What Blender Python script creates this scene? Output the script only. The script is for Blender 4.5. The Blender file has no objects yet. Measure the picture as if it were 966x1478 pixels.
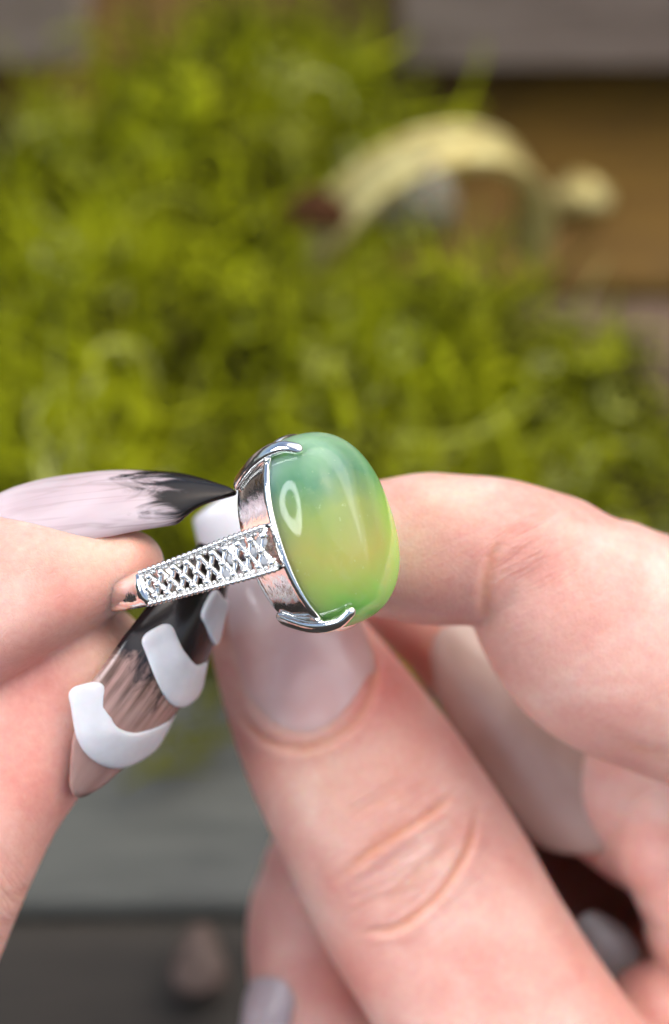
import bpy, math, random
import numpy as np
from mathutils import Vector, Matrix

# ---------------------------------------------------------------- frame of the shot
# Everything near the lens is laid out in millimetres around the ring: x right, y up the picture,
# z towards the photographer; M() turns that into world metres (z up, deck at 0).
D = 190.0                      # lens to ring, mm
KPX = 57.0 / 966.0             # mm per photo pixel at the ring
PITCH = math.radians(50)       # looking down at the deck
OZ = 125.0                      # ring above the deck, mm
_cp, _sp = math.cos(PITCH), math.sin(PITCH)
ROT = np.array([[1, 0, 0], [0, _sp, -_cp], [0, _cp, _sp]], float)
ORG = np.array([0, 0, OZ])
def M(v):
    return (np.asarray(v, float).reshape(-1, 3) @ ROT.T + ORG) * 0.001
def P(px, py, z=0.0):
    s = KPX * (D - z) / D
    return np.array([(px - 483) * s, (739 - py) * s, z])
def pxr(r, z=0.0):
    return r * KPX * (D - z) / D
def to_px(v):
    v = np.asarray(v, float)
    s = KPX * (D - v[..., 2]) / D
    return np.stack([v[..., 0] / s + 483, 739 - v[..., 1] / s], -1)
def nrm(a):
    a = np.asarray(a, float)
    return a / np.maximum(np.linalg.norm(a, axis=-1, keepdims=True), 1e-9)
def ground(px, py, h=0.0):
    """world point (mm) at height h that the photo pixel looks at"""
    c = np.array([0, 0, D]); d = P(px, py, 0) - c
    cw, dw = ROT @ c + ORG, ROT @ d
    return cw + dw * ((h - cw[2]) / dw[2])

scene = bpy.context.scene
COL = scene.collection

# ---------------------------------------------------------------- camera
cam = bpy.data.cameras.new('camera')
cam.sensor_fit = 'VERTICAL'; cam.sensor_height = 36; cam.sensor_width = 36
cam.lens = 36 * D / (1478 * KPX)
cam.clip_start = 0.005; cam.clip_end = 60
cam.dof.use_dof = True
cam.dof.focus_distance = (D - 2.5) * 0.001
cam.dof.aperture_fstop = cam.lens / 5.6
cam.dof.aperture_blades = 0
cam_ob = bpy.data.objects.new('camera', cam); COL.objects.link(cam_ob)
cam_ob.matrix_world = Matrix.Translation(M([0, 0, D])[0].tolist()) @ Matrix(ROT.tolist()).to_4x4()
scene.camera = cam_ob

# ---------------------------------------------------------------- daylight: open shade under a bright overcast sky
world = bpy.data.worlds.new('World'); scene.world = world; world.use_nodes = True
wn = world.node_tree.nodes; wl = world.node_tree.links
bg = wn['Background']
sky = wn.new('ShaderNodeTexSky'); sky.sky_type = 'NISHITA'; sky.sun_disc = False
SUN_EL, SUN_AZ = math.radians(60), math.radians(70)     # azimuth measured from +Y, positive = towards +X
sky.sun_elevation = SUN_EL; sky.sun_rotation = SUN_AZ
sky.air_density = 1.0; sky.dust_density = 4.0; sky.ozone_density = 1.0
wl.new(sky.outputs[0], bg.inputs['Color']); bg.inputs['Strength'].default_value = 0.11
sun = bpy.data.lights.new('sun', 'SUN'); sun.energy = 1.3; sun.angle = math.radians(100); sun.color = (1.0, .945, .87)
sun_ob = bpy.data.objects.new('sun', sun); COL.objects.link(sun_ob)
sd = Vector((math.sin(SUN_AZ) * math.cos(SUN_EL), math.cos(SUN_AZ) * math.cos(SUN_EL), math.sin(SUN_EL)))
sun_ob.rotation_euler = sd.to_track_quat('Z', 'Y').to_euler(); sun_ob.location = sd * 3

vs = scene.view_settings
vs.view_transform = 'Standard'; vs.look = 'None'; vs.exposure = 0.72; vs.gamma = 1.0; vs.use_curve_mapping = False
scene.cycles.use_denoising = True; scene.cycles.use_adaptive_sampling = True; scene.cycles.adaptive_threshold = .025
scene.cycles.max_bounces = 10; scene.cycles.transmission_bounces = 8
scene.cycles.caustics_reflective = False; scene.cycles.caustics_refractive = False

# ---------------------------------------------------------------- helpers
def tag(o, label=None, cat=None, group=None, kind=None):
    if label: o['label'] = label
    if cat: o['category'] = cat
    if group: o['group'] = group
    if kind: o['kind'] = kind
    return o
WLOC = {}
def empty(name, shot=None, world_mm=None):
    o = bpy.data.objects.new(name, None); COL.objects.link(o); o.empty_display_size = .005
    p = M(shot)[0] if shot is not None else np.asarray(world_mm, float) * .001
    o.location = p.tolist(); WLOC[o] = p
    return o
def mk(name, verts, faces, mat=None, parent=None, attrs=None, smooth=True, space='shot'):
    w = M(verts) if space == 'shot' else np.asarray(verts, float).reshape(-1, 3) * .001
    off = WLOC[parent] if parent is not None else w.mean(0)
    me = bpy.data.meshes.new(name)
    me.from_pydata((w - off).tolist(), [], faces if isinstance(faces, list) else faces.tolist())
    me.update()
    if smooth: me.polygons.foreach_set('use_smooth', np.ones(len(me.polygons), bool))
    for k, a in (attrs or {}).items():
        a = np.asarray(a, np.float32)
        if a.ndim == 1:
            at = me.attributes.new(k, 'FLOAT', 'POINT'); at.data.foreach_set('value', a)
        else:
            at = me.attributes.new(k, 'FLOAT_VECTOR', 'POINT'); at.data.foreach_set('vector', a.ravel())
    if mat: me.materials.append(mat)
    o = bpy.data.objects.new(name, me); COL.objects.link(o)
    if parent is not None:
        o.parent = parent; WLOC[o] = off
    else:
        o.location = off.tolist(); WLOC[o] = off
    return o
def joinv(parts):
    V, F, n = [], [], 0
    for v, f in parts:
        V.append(np.asarray(v, float).reshape(-1, 3)); F += [tuple(i + n for i in q) for q in f]; n += len(V[-1])
    return np.concatenate(V), F
def catmull(pts, n):
    pts = np.asarray(pts, float)
    p = np.concatenate([[2 * pts[0] - pts[1]], pts, [2 * pts[-1] - pts[-2]]])
    seg = np.linspace(0, len(pts) - 1 - 1e-6, n); i = seg.astype(int); t = (seg - i)[:, None]
    a, b, c, d = p[i], p[i + 1], p[i + 2], p[i + 3]
    return .5 * (2 * b + (c - a) * t + (2 * a - 5 * b + 4 * c - d) * t ** 2 + (3 * b - a - 3 * c + d) * t ** 3)
def grid_faces(nr, nc, wrap=True, caps=True):
    F = []
    for i in range(nr - 1):
        for j in range(nc if wrap else nc - 1):
            k = (j + 1) % nc
            F.append((i * nc + j, i * nc + k, (i + 1) * nc + k, (i + 1) * nc + j))
    if caps:
        F.append(tuple(range(nc))[::-1]); F.append(tuple(range((nr - 1) * nc, nr * nc)))
    return F
def sweep(path, ra, rb, nside=10, ref=(0, 0, 1), sq=2.0):
    """closed tube along path; ra across, rb along ref"""
    path = np.asarray(path, float); n = len(path)
    t = nrm(np.gradient(path, axis=0)); ref = np.asarray(ref, float)
    if ref.ndim == 1: ref = np.tile(ref, (n, 1))
    s = nrm(np.cross(t, ref)); d = np.cross(s, t)
    ra = np.broadcast_to(ra, n); rb = np.broadcast_to(rb, n)
    a = np.linspace(0, 2 * math.pi, nside, endpoint=False)
    ca = np.sign(np.cos(a)) * np.abs(np.cos(a)) ** (2 / sq); sa = np.sign(np.sin(a)) * np.abs(np.sin(a)) ** (2 / sq)
    v = path[:, None] + s[:, None] * (ra[:, None] * ca)[..., None] + d[:, None] * (rb[:, None] * sa)[..., None]
    return v.reshape(-1, 3), grid_faces(n, nside)
def round_ends(path, r, n=5):
    """add hemispherical ends to a path: returns path, scale"""
    path = np.asarray(path, float)
    t0 = nrm(path[0] - path[1]); t1 = nrm(path[-1] - path[-2])
    ph = np.linspace(0, math.pi / 2 * .97, n + 1)[1:]
    a = [path[0] + t0 * r * math.sin(p) for p in ph][::-1]; b = [path[-1] + t1 * r * math.sin(p) for p in ph]
    sc = np.concatenate([np.cos(ph)[::-1], np.ones(len(path)), np.cos(ph)])
    return np.concatenate([a, path, b]), sc
def digit(pts, cap0=None, cap1=None, n=60, nside=28, sq=2.2):
    """finger segment: pts = (px, py, z, halfwidth px, depth half-thickness mm); rounded ends of given length in px"""
    q = np.array([list(P(x, y, z)) + [pxr(r, z), d] for x, y, z, r, d in pts])
    c = catmull(q, n); path, ra, rb = c[:, :3], c[:, 3], c[:, 4]
    def cap(end, L):
        i = 0 if end == 0 else -1; j = 1 if end == 0 else -2
        t = nrm(path[i] - path[j]); ph = np.linspace(0, math.pi / 2 * .98, 11)[1:]
        return (np.array([path[i] + t * L * math.sin(p) for p in ph]), ra[i] * np.cos(ph) ** .9, rb[i] * np.cos(ph) ** .9)
    if cap0:
        a, b, e = cap(0, pxr(cap0, pts[0][2]))
        path0, ra0, rb0 = a[::-1], b[::-1], e[::-1]
    if cap1:
        a, b, e = cap(1, pxr(cap1, pts[-1][2]))
        path, ra, rb = np.concatenate([path, a]), np.concatenate([ra, b]), np.concatenate([rb, e])
    if cap0:
        path, ra, rb = np.concatenate([path0, path]), np.concatenate([ra0, ra]), np.concatenate([rb0, rb])
    return sweep(path, ra, rb, nside, sq=sq)

# ---------------------------------------------------------------- materials
def mat(name):
    m = bpy.data.materials.new(name); m.use_nodes = True
    nt = m.node_tree; b = nt.nodes['Principled BSDF']
    return m, nt, b
def N(nt, kind, **kw):
    n = nt.nodes.new('ShaderNode' + kind)
    for k, v in kw.items():
        if k.startswith('_'): setattr(n, k[1:], v)
        else: n.inputs[k.replace('__', ' ')].default_value = v
    return n
def ramp(nt, stops, fac=None, interp='LINEAR'):
    r = nt.nodes.new('ShaderNodeValToRGB'); e = r.color_ramp.elements; r.color_ramp.interpolation = interp
    while len(e) < len(stops): e.new(.5)
    for k, (p, c) in zip(e, stops):
        k.position = p; k.color = tuple(c) + (1,) if len(c) == 3 else c
    if fac is not None: nt.links.new(fac, r.inputs[0])
    return r.outputs[0]
def mixc(nt, fac, a, b, mode='MIX'):
    m = nt.nodes.new('ShaderNodeMix'); m.data_type = 'RGBA'; m.blend_type = mode
    for s, v in ((m.inputs[0], fac), (m.inputs[6], a), (m.inputs[7], b)):
        if hasattr(v, 'is_linked'): nt.links.new(v, s)
        else: s.default_value = v if isinstance(v, (int, float)) else tuple(v) + ((1,) if len(v) == 3 else ())
    return m.outputs[2]
def mth(nt, op, a, b=0.0, clamp=False):
    m = nt.nodes.new('ShaderNodeMath'); m.operation = op; m.use_clamp = clamp
    for s, v in ((m.inputs[0], a), (m.inputs[1], b)):
        if hasattr(v, 'is_linked'): nt.links.new(v, s)
        else: s.default_value = v
    return m.outputs[0]
def objco(nt, scale=(1000, 1000, 1000)):
    tc = nt.nodes.new('ShaderNodeTexCoord'); mp = nt.nodes.new('ShaderNodeMapping')
    mp.inputs['Scale'].default_value = scale
    nt.links.new(tc.outputs['Object'], mp.inputs[0]); return mp.outputs[0]
def attr(nt, name, out='Fac'):
    a = nt.nodes.new('ShaderNodeAttribute'); a.attribute_name = name; return a.outputs[out]
def noise(nt, vec, scale, detail=3, rough=.55, dist=0.0):
    n = N(nt, 'TexNoise', Scale=scale, Detail=detail, Roughness=rough, Distortion=dist)
    nt.links.new(vec, n.inputs['Vector']); return n.outputs['Fac']
def bump(nt, h, strength, dist, normal=None):
    b = N(nt, 'Bump', Strength=strength, Distance=dist); nt.links.new(h, b.inputs['Height'])
    if normal is not None: nt.links.new(normal, b.inputs['Normal'])
    return b.outputs[0]

def skin_mat():
    m, nt, b = mat('skin'); L = nt.links
    v = objco(nt)
    c = ramp(nt, [(.30, (.67, .34, .285)), (.52, (.75, .445, .375)), (.70, (.82, .57, .49))], noise(nt, v, .11, 3, .55, .6))
    c = mixc(nt, mth(nt, 'MULTIPLY', attr(nt, 'flush'), 1.0, True), c, (.70, .25, .20))
    c = mixc(nt, mth(nt, 'MULTIPLY', attr(nt, 'pale'), 1.0, True), c, (.78, .52, .38))
    c = mixc(nt, mth(nt, 'MULTIPLY', attr(nt, 'crease'), .75, True), c, (.70, .29, .15))
    fine = noise(nt, v, 1.4, 4, .6)
    c = mixc(nt, .16, c, ramp(nt, [(.3, (.45, .25, .2)), (.7, (1, .8, .72))], fine), 'OVERLAY')
    L.new(c, b.inputs['Base Color'])
    b.inputs['Subsurface Weight'].default_value = 1.0
    b.inputs['Subsurface Radius'].default_value = (1.0, .35, .18)
    b.inputs['Subsurface Scale'].default_value = .0016
    L.new(ramp(nt, [(.3, (.36,) * 3), (.7, (.56,) * 3)], noise(nt, v, .9, 3)), b.inputs['Roughness'])
    b.inputs['Specular IOR Level'].default_value = .45
    # fine skin lines and pores
    vo = N(nt, 'TexVoronoi', Scale=2.1, _feature='DISTANCE_TO_EDGE'); 
    wv = nt.nodes.new('ShaderNodeVectorMath'); wv.operation = 'ADD'
    nn = N(nt, 'TexNoise', Scale=1.0, Detail=2.0); L.new(v, nn.inputs['Vector'])
    L.new(v, wv.inputs[0]); L.new(nn.outputs['Color'], wv.inputs[1]); L.new(wv.outputs[0], vo.inputs['Vector'])
    h1 = mth(nt, 'MINIMUM', vo.outputs['Distance'], .16)
    nb = bump(nt, h1, .55, .00020)
    kn = N(nt, 'TexNoise', Scale=1.0, Detail=4.0, Roughness=.65, Distortion=.8); m3 = nt.nodes.new('ShaderNodeMapping')
    m3.inputs['Scale'].default_value = (.85, .10, .10); L.new(attr(nt, 'fl', 'Vector'), m3.inputs[0]); L.new(m3.outputs[0], kn.inputs['Vector'])
    nb = bump(nt, mth(nt, 'MULTIPLY', kn.outputs['Fac'], attr(nt, 'kn')), .9, .0011, nb)
    # ridges of the pads follow the digit
    rl = N(nt, 'TexNoise', Scale=1.0, Detail=1.5, Roughness=.5); mp = nt.nodes.new('ShaderNodeMapping')
    mp.inputs['Scale'].default_value = (3.2, .35, .35); L.new(attr(nt, 'fl', 'Vector'), mp.inputs[0]); L.new(mp.outputs[0], rl.inputs['Vector'])
    nb = bump(nt, rl.outputs['Fac'], .22, .00022, nb)
    nb = bump(nt, noise(nt, v, 5.5, 3), .3, .00012, nb)
    L.new(nb, b.inputs['Normal'])
    return m
SKIN = skin_mat()

def silver_mat(name, rough=.09, col=(.90, .89, .87), sc=1.0):
    m, nt, b = mat(name); v = objco(nt)
    b.inputs['Metallic'].default_value = 1.0; b.inputs['Base Color'].default_value = col + (1,)
    nt.links.new(ramp(nt, [(.35, (rough * .7,) * 3), (.7, (rough * 1.7,) * 3)], noise(nt, v, 2.2 * sc, 4)), b.inputs['Roughness'])
    nt.links.new(bump(nt, noise(nt, v, 1.1 * sc, 3), .12, .00025), b.inputs['Normal'])
    return m
SILVER = silver_mat('polished_silver')
SILVER_CAST = silver_mat('cast_silver', .16, (.88, .88, .87), 2.5)

def stone_mat():
    m, nt, b = mat('green_translucent_stone'); L = nt.links
    lc = attr(nt, 'lc', 'Vector'); sp = nt.nodes.new('ShaderNodeSeparateXYZ'); L.new(lc, sp.inputs[0])   # x short axis, y long axis, z dome height (-1..1)
    v = objco(nt)
    t = mth(nt, 'ADD', sp.outputs[1], mth(nt, 'MULTIPLY', mth(nt, 'SUBTRACT', noise(nt, v, .16, 3, .5, .5), .5), .75))
    t = mth(nt, 'MULTIPLY_ADD', t, .5); t.node.inputs[2].default_value = .5
    c = ramp(nt, [(.02, (.20, .62, .13)), (.18, (.34, .48, .12)), (.36, (.41, .39, .11)), (.55, (.29, .36, .12)), (.76, (.115, .25, .15)), (.95, (.24, .40, .25))], t)
    # glow of light passing through the stone, painted lime towards the far lower flank
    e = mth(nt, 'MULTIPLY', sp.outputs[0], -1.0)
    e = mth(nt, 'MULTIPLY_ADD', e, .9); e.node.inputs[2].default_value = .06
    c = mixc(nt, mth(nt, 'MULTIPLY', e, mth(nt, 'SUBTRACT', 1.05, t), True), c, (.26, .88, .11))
    c = mixc(nt, mth(nt, 'MULTIPLY', ramp(nt, [(.58, (0,) * 3), (.75, (1,) * 3)], noise(nt, v, .33, 4, .6, 1.0)), .22), c, (.42, .52, .28))
    c = mixc(nt, mth(nt, 'MULTIPLY', ramp(nt, [(.66, (0,) * 3), (.74, (1,) * 3)], noise(nt, v, 1.9, 3, .6)), .35), c, (.55, .66, .42))
    L.new(c, b.inputs['Base Color'])
    b.inputs['Roughness'].default_value = .08; b.inputs['IOR'].default_value = 1.5
    b.inputs['Transmission Weight'].default_value = .06; b.inputs['Specular IOR Level'].default_value = .3
    b.inputs['Subsurface Weight'].default_value = 1.0
    b.inputs['Subsurface Radius'].default_value = (.8, 1.0, .45); b.inputs['Subsurface Scale'].default_value = .0075
    return m
STONE = stone_mat()

def gem_mat():
    m, nt, b = mat('clear_crystal')
    b.inputs['Base Color'].default_value = (.93, .94, .97, 1); b.inputs['Roughness'].default_value = .03
    b.inputs['Transmission Weight'].default_value = .55; b.inputs['IOR'].default_value = 1.9
    return m
GEM = gem_mat()

def nail_mat(name, kind):
    m, nt, b = mat(name); L = nt.links
    lc = attr(nt, 'lc', 'Vector'); sp = nt.nodes.new('ShaderNodeSeparateXYZ'); L.new(lc, sp.inputs[0])   # x 0 cuticle .. 1 tip, y -1..1 across
    x, y = sp.outputs[0], sp.outputs[1]
    mp = nt.nodes.new('ShaderNodeMapping'); L.new(lc, mp.inputs[0])
    if kind == 'marble':          # blush white with black smoke running from the tip
        mp.inputs['Scale'].default_value = (1.5, .9, 1)
        mpw = nt.nodes.new('ShaderNodeMapping'); mpw.inputs['Scale'].default_value = (1.0, 2.6, 1); L.new(lc, mpw.inputs[0])
        n1 = noise(nt, mp.outputs[0], 1.8, 5, .58, 2.4)
        t = mth(nt, 'ADD', x, mth(nt, 'MULTIPLY', mth(nt, 'SUBTRACT', n1, .5), .62))
        t = mth(nt, 'ADD', t, mth(nt, 'MULTIPLY', y, -.10))
        smoke = ramp(nt, [(.54, (0,) * 3), (.60, (.35,) * 3), (.66, (.9,) * 3), (.70, (1,) * 3)], t)
        base = ramp(nt, [(.25, (.40, .30, .31)), (.6, (.58, .48, .50))], noise(nt, mp.outputs[0], 1.1, 3, .5, .5))
        wv = ramp(nt, [(.46, (0,) * 3), (.5, (.8,) * 3), (.54, (0,) * 3)], noise(nt, mpw.outputs[0], .9, 3, .5, 1.6))
        base = mixc(nt, mth(nt, 'MULTIPLY', wv, mth(nt, 'MULTIPLY', x, .9)), base, (.20, .15, .13))
        c = mixc(nt, smoke, base, (.012, .010, .010))
    elif kind == 'smoke':         # tan translucent base, black smoke further out
        mp.inputs['Scale'].default_value = (3.0, 1.6, 1)
        n1 = noise(nt, mp.outputs[0], 1.7, 5, .6, 1.2)
        base = ramp(nt, [(.3, (.34, .19, .16)), (.7, (.46, .29, .25))], noise(nt, mp.outputs[0], 1.4, 3))
        st = N(nt, 'TexNoise', Scale=1.0, Detail=4.0, Roughness=.6); m2 = nt.nodes.new('ShaderNodeMapping'); m2.inputs['Scale'].default_value = (2.5, 9, 1)
        L.new(lc, m2.inputs[0]); L.new(m2.outputs[0], st.inputs['Vector'])
        base = mixc(nt, mth(nt, 'MULTIPLY', ramp(nt, [(.38, (0,) * 3), (.62, (.95,) * 3)], st.outputs['Fac']), ramp(nt, [(.22, (0,) * 3), (.36, (1,) * 3)], x)), base, (.10, .06, .045))
        t = mth(nt, 'ADD', x, mth(nt, 'MULTIPLY', mth(nt, 'SUBTRACT', n1, .5), .55))
        c = mixc(nt, ramp(nt, [(.42, (0,) * 3), (.50, (1,) * 3)], t), base, (.014, .010, .011))
    else:
        cols = {'blush': ((.72, .42, .37), (.84, .60, .55)), 'milky': ((.42, .28, .22), (.52, .38, .32)), 'grey': ((.22, .215, .21), (.30, .29, .285)), 'lilac': ((.42, .34, .35), (.52, .45, .46))}[kind]
        mp.inputs['Scale'].default_value = (2.2, 1.1, 1)
        c = ramp(nt, [(.3, cols[0]), (.7, cols[1])], noise(nt, mp.outputs[0], 1.2, 3, .5, .8))
        if kind == 'blush':
            c = mixc(nt, ramp(nt, [(.50, (0,) * 3), (.85, (1,) * 3)], x), c, (.80, .80, .84))
            c = mixc(nt, ramp(nt, [(.02, (.6,) * 3), (.10, (0,) * 3)], x), c, (.50, .27, .22))
    L.new(c, b.inputs['Base Color'])
    b.inputs['Roughness'].default_value = .22 if kind in ('marble', 'smoke') else .3
    b.inputs['Specular IOR Level'].default_value = .2 if kind == 'marble' else .4; b.inputs['Subsurface Weight'].default_value = .25; b.inputs['Subsurface Scale'].default_value = .0006
    b.inputs['Coat Weight'].default_value = .7 if kind == 'blush' else .18; b.inputs['Coat Roughness'].default_value = .06
    v = objco(nt)
    L.new(bump(nt, noise(nt, v, .55, 2), .12, .0004), b.inputs['Coat Normal'])
    return m
def gel_mat():
    m, nt, b = mat('white_gel'); v = objco(nt)
    nt.links.new(ramp(nt, [(.3, (.62, .61, .63)), (.7, (.70, .69, .71))], noise(nt, v, .5, 3)), b.inputs['Base Color'])
    b.inputs['Roughness'].default_value = .32; b.inputs['Subsurface Weight'].default_value = .4; b.inputs['Subsurface Scale'].default_value = .0008
    nt.links.new(bump(nt, noise(nt, v, .9, 3), .15, .0003), b.inputs['Normal'])
    return m
GEL = gel_mat()

def wood_mat(name, cols, stain=None):
    m, nt, b = mat(name); L = nt.links
    v = objco(nt, (6, 70, 70)); w = objco(nt, (30, 30, 30))
    g = noise(nt, v, 6.0, 6, .65, .6)
    c = ramp(nt, [(.28, cols[0]), (.5, cols[1]), (.72, cols[2])], g)
    c = mixc(nt, ramp(nt, [(.45, (0,) * 3), (.7, (.7,) * 3)], noise(nt, w, 1.1, 4, .6)), c, stain or cols[0])
    L.new(c, b.inputs['Base Color']); b.inputs['Roughness'].default_value = .75
    L.new(bump(nt, g, .5, .0008), b.inputs['Normal'])
    return m
def moss_mat(name, dark=False):
    m, nt, b = mat(name); t = attr(nt, 'tint')
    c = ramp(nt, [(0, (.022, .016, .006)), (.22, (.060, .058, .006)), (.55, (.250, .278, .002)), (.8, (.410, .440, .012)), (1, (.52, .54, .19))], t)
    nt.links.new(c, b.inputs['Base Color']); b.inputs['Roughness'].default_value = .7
    b.inputs['Specular IOR Level'].default_value = .1
    return m

# ---------------------------------------------------------------- setting: deck boards and the ground below their gaps
deck = tag(empty('deck', world_mm=(0, 0, 0)), 'weathered wooden deck boards under the moss', None, None, 'structure')
Yw = lambda py: float(ground(700, py)[1])
BOARDS = [          (Yw(126) + 70, Yw(402), ((.07, .030, .001), (.145, .074, .003), (.18, .10, .008)), (.09, .047, .006), -1),
          (Yw(408), Yw(760), ((.07, .042, .026), (.14, .088, .055), (.20, .135, .085)), (.10, .06, .04), -3),
          (Yw(766), Yw(1312), ((.055, .06, .054), (.085, .09, .08), (.115, .12, .105)), (.05, .053, .056), 0),
          (Yw(1318), Yw(2300), ((.014, .011, .008), (.026, .021, .015), (.04, .033, .024)), (.015, .012, .009), -1)]
def rounded_board(x0, x1, y0, y1, z0, z1, r=2.5, n=40):
    prof = []
    for cx, cz, a0 in ((y1 - r, z1 - r, 0), (y0 + r, z1 - r, 90)):
        for a in np.linspace(a0, a0 + 90, 5):
            prof.append((cx + r * math.cos(math.radians(a)), cz + r * math.sin(math.radians(a))))
    prof += [(y0, z0), (y1, z0)]
    prof = np.array(prof); xs = np.linspace(x0, x1, n); V = []
    for x in xs:
        w = .5 * math.sin(x * .021 + y0) + .25 * math.sin(x * .07 + y1)
        V += [(x, a + w, b) for a, b in prof]
    return np.array(V), grid_faces(n, len(prof))
for i, (ya, yb, cols, stain, dz) in enumerate(BOARDS):
    y0, y1 = sorted((ya, yb))
    v, f = rounded_board(-330, 330, y0, y1, -24, dz)
    mk('plank', v, f, wood_mat('weathered_wood', cols, stain), deck, space='world', smooth=False)
BEAM_Y = float(ground(700, 95, 15)[1]); BEAM_WOOD = wood_mat('grey_beam_wood', ((.15, .112, .085), (.26, .20, .16), (.34, .27, .22)))
for x0, x1, lab in ((float(ground(585, 60, 30)[0]), 420, 'long grey timber beam at top right with a dark gap beneath it'), (-420, float(ground(105, 40, 30)[0]), 'short end of grey timber beam in the top left corner')):
    v, f = rounded_board(x0, x1, BEAM_Y, BEAM_Y + 140, 15, 46, 4.0)
    tag(mk('timber_beam', v, f, BEAM_WOOD, None, space='world', smooth=False), lab, 'beam', 'timber beams behind the moss')
m, nt, b = mat('dark_soil'); v_ = objco(nt, (60, 60, 60))
nt.links.new(ramp(nt, [(.3, (.006, .005, .004)), (.7, (.018, .014, .010))], noise(nt, v_, 1, 5)), b.inputs['Base Color']); b.inputs['Roughness'].default_value = .95
tag(mk('ground', [(-2500, -2500, -60), (2500, -2500, -60), (2500, 2500, -60), (-2500, 2500, -60)], [(0, 1, 2, 3)], m, space='world'), 'dark soil showing through the gap between boards', None, None, 'structure')

# ---------------------------------------------------------------- moss
rng = np.random.default_rng(7)
MOSS_POLY = np.array([(-320, 190), (0, 120), (120, 75), (215, -30), (480, -70), (560, 0), (590, 120), (485, 185), (445, 290), (600, 318), (770, 325), (880, 375), (1010, 470), (1060, 900), (860, 850), (430, 770), (-320, 800)], float)
def inpoly(p, poly):
    x, y = p[:, 0], p[:, 1]; ins = np.zeros(len(p), bool)
    for i in range(len(poly)):
        a, b_ = poly[i - 1], poly[i]
        c = ((a[1] > y) != (b_[1] > y)) & (x < (b_[0] - a[0]) * (y - a[1]) / (b_[1] - a[1] + 1e-9) + a[0])
        ins ^= c
    return ins
def fbm(x, y, seed, f0):
    r = np.random.default_rng(seed); o = np.zeros_like(x)
    for k in range(6):
        a = r.uniform(0, 6.28, 3); f = f0 * (1.55 ** k)
        o += (np.sin(x * f * math.cos(a[0]) + y * f * math.sin(a[0]) + a[1]) * np.sin(-x * f * math.sin(a[0]) * 1.1 + y * f * math.cos(a[0]) + a[2])) / (1.25 ** k)
    return o / 2.2
MOSS_H = 30.0
def gpx(w):
    q = (np.asarray(w) - ORG) @ ROT
    return to_px(q)
MP_W = np.array([ground(a, b_, MOSS_H)[:2] for a, b_ in MOSS_POLY])
def edge_dist(p, poly):
    d = np.full(len(p), 1e9)
    for i in range(len(poly)):
        a, b_ = poly[i - 1], poly[i]; e = b_ - a
        t = np.clip(((p - a) @ e) / (e @ e), 0, 1); d = np.minimum(d, np.linalg.norm(p - (a + t[:, None] * e), axis=1))
    return d
def moss_height(p):
    d = edge_dist(p, MP_W)
    return np.clip(d / 16, 0, 1) ** .6 * (22 + 17 * fbm(p[:, 0], p[:, 1], 3, .10))
lo, hi = MP_W.min(0), MP_W.max(0)
def sample(n):
    p = rng.uniform(lo, hi, (n * 3, 2)); p = p[inpoly(p, MP_W)]
    return p[:n]
def strands(n, npt, seg, rad, curl, lift, sparse=True):
    p = sample(n)
    px = gpx(np.column_stack([p, np.full(len(p), MOSS_H)]))
    if sparse:     # thins out towards the right hand side of the board
        keep = rng.uniform(size=len(p)) > np.clip((px[:, 0] - 690) / 420, 0, .55) * (px[:, 1] > 300)
        p, px = p[keep], px[keep]
    if rad > .7:
        keep = (px[:, 0] < 720) | (px[:, 1] < 250); p, px = p[keep], px[keep]
    n = len(p)
    clump = fbm(p[:, 0], p[:, 1], 11, .11)
    z = moss_height(p) * rng.uniform(.55, 1.0, n) + 1
    pos = np.column_stack([p, z]); az = rng.uniform(0, 6.28, n) * .55 + fbm(p[:, 0], p[:, 1], 5, .05) * 4
    el = rng.uniform(-.2, .9, n) * lift; w1 = rng.normal(0, curl, n); w2 = rng.normal(-.10, .10, n)
    path = [pos]
    for k in range(npt - 1):
        az = az + w1 + rng.normal(0, .12, n); el = el + w2
        dirn = np.column_stack([np.cos(az) * np.cos(el), np.sin(az) * np.cos(el), np.sin(el)])
        q = path[-1] + dirn * seg * rng.uniform(.8, 1.2, (n, 1)); q[:, 2] = np.maximum(q[:, 2], 1.0); path.append(q)
    path = np.stack(path, 1)                                   # n, npt, 3
    t = nrm(np.gradient(path, axis=1)); s = nrm(np.cross(t, np.array([.2, .1, 1.0]))); u = np.cross(s, t)
    rr = (rad * rng.uniform(.6, 1.35, n))[:, None] * np.linspace(1, .35, npt)[None]
    V = []
    for k in range(3):
        a = k * 2.094
        V.append(path + s * (rr * math.cos(a))[..., None] + u * (rr * math.sin(a))[..., None])
    V = np.stack(V, 2)                                         # n, npt, 3, 3
    idx = np.arange(n * npt * 3).reshape(n, npt, 3); F = []
    for k in range(3):
        k2 = (k + 1) % 3
        F.append(np.stack([idx[:, :-1, k], idx[:, :-1, k2], idx[:, 1:, k2], idx[:, 1:, k]], -1).reshape(-1, 4))
    tint = np.clip(np.where(px[:, 1] > 380, .60, .52) + .38 * clump + rng.normal(0, .19, n) + .12 * (px[:, 1] > 380) * fbm(p[:, 0], p[:, 1], 23, .04), .05, 1)
    tint = np.where(rng.uniform(size=n) < np.clip((px[:, 0] - 700) / 500, .06, .40), tint * .3, tint)
    if rad > .7: tint = np.minimum(tint, .72)
    return V.reshape(-1, 3), np.concatenate(F), np.repeat(tint, npt * 3)
a_ = strands(11500, 14, 1.6, .46, .72, .7)
b2_ = strands(2700, 18, 1.8, .88, .62, .7)
mv = np.concatenate([a_[0], b2_[0]]); mf = np.concatenate([a_[1], b2_[1] + len(a_[0])]); mt_ = np.concatenate([a_[2], b2_[2]])
MOSS = moss_mat('moss_green')
moss = mk('moss', mv, mf.tolist(), MOSS, None, {'tint': mt_}, space='world')
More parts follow.
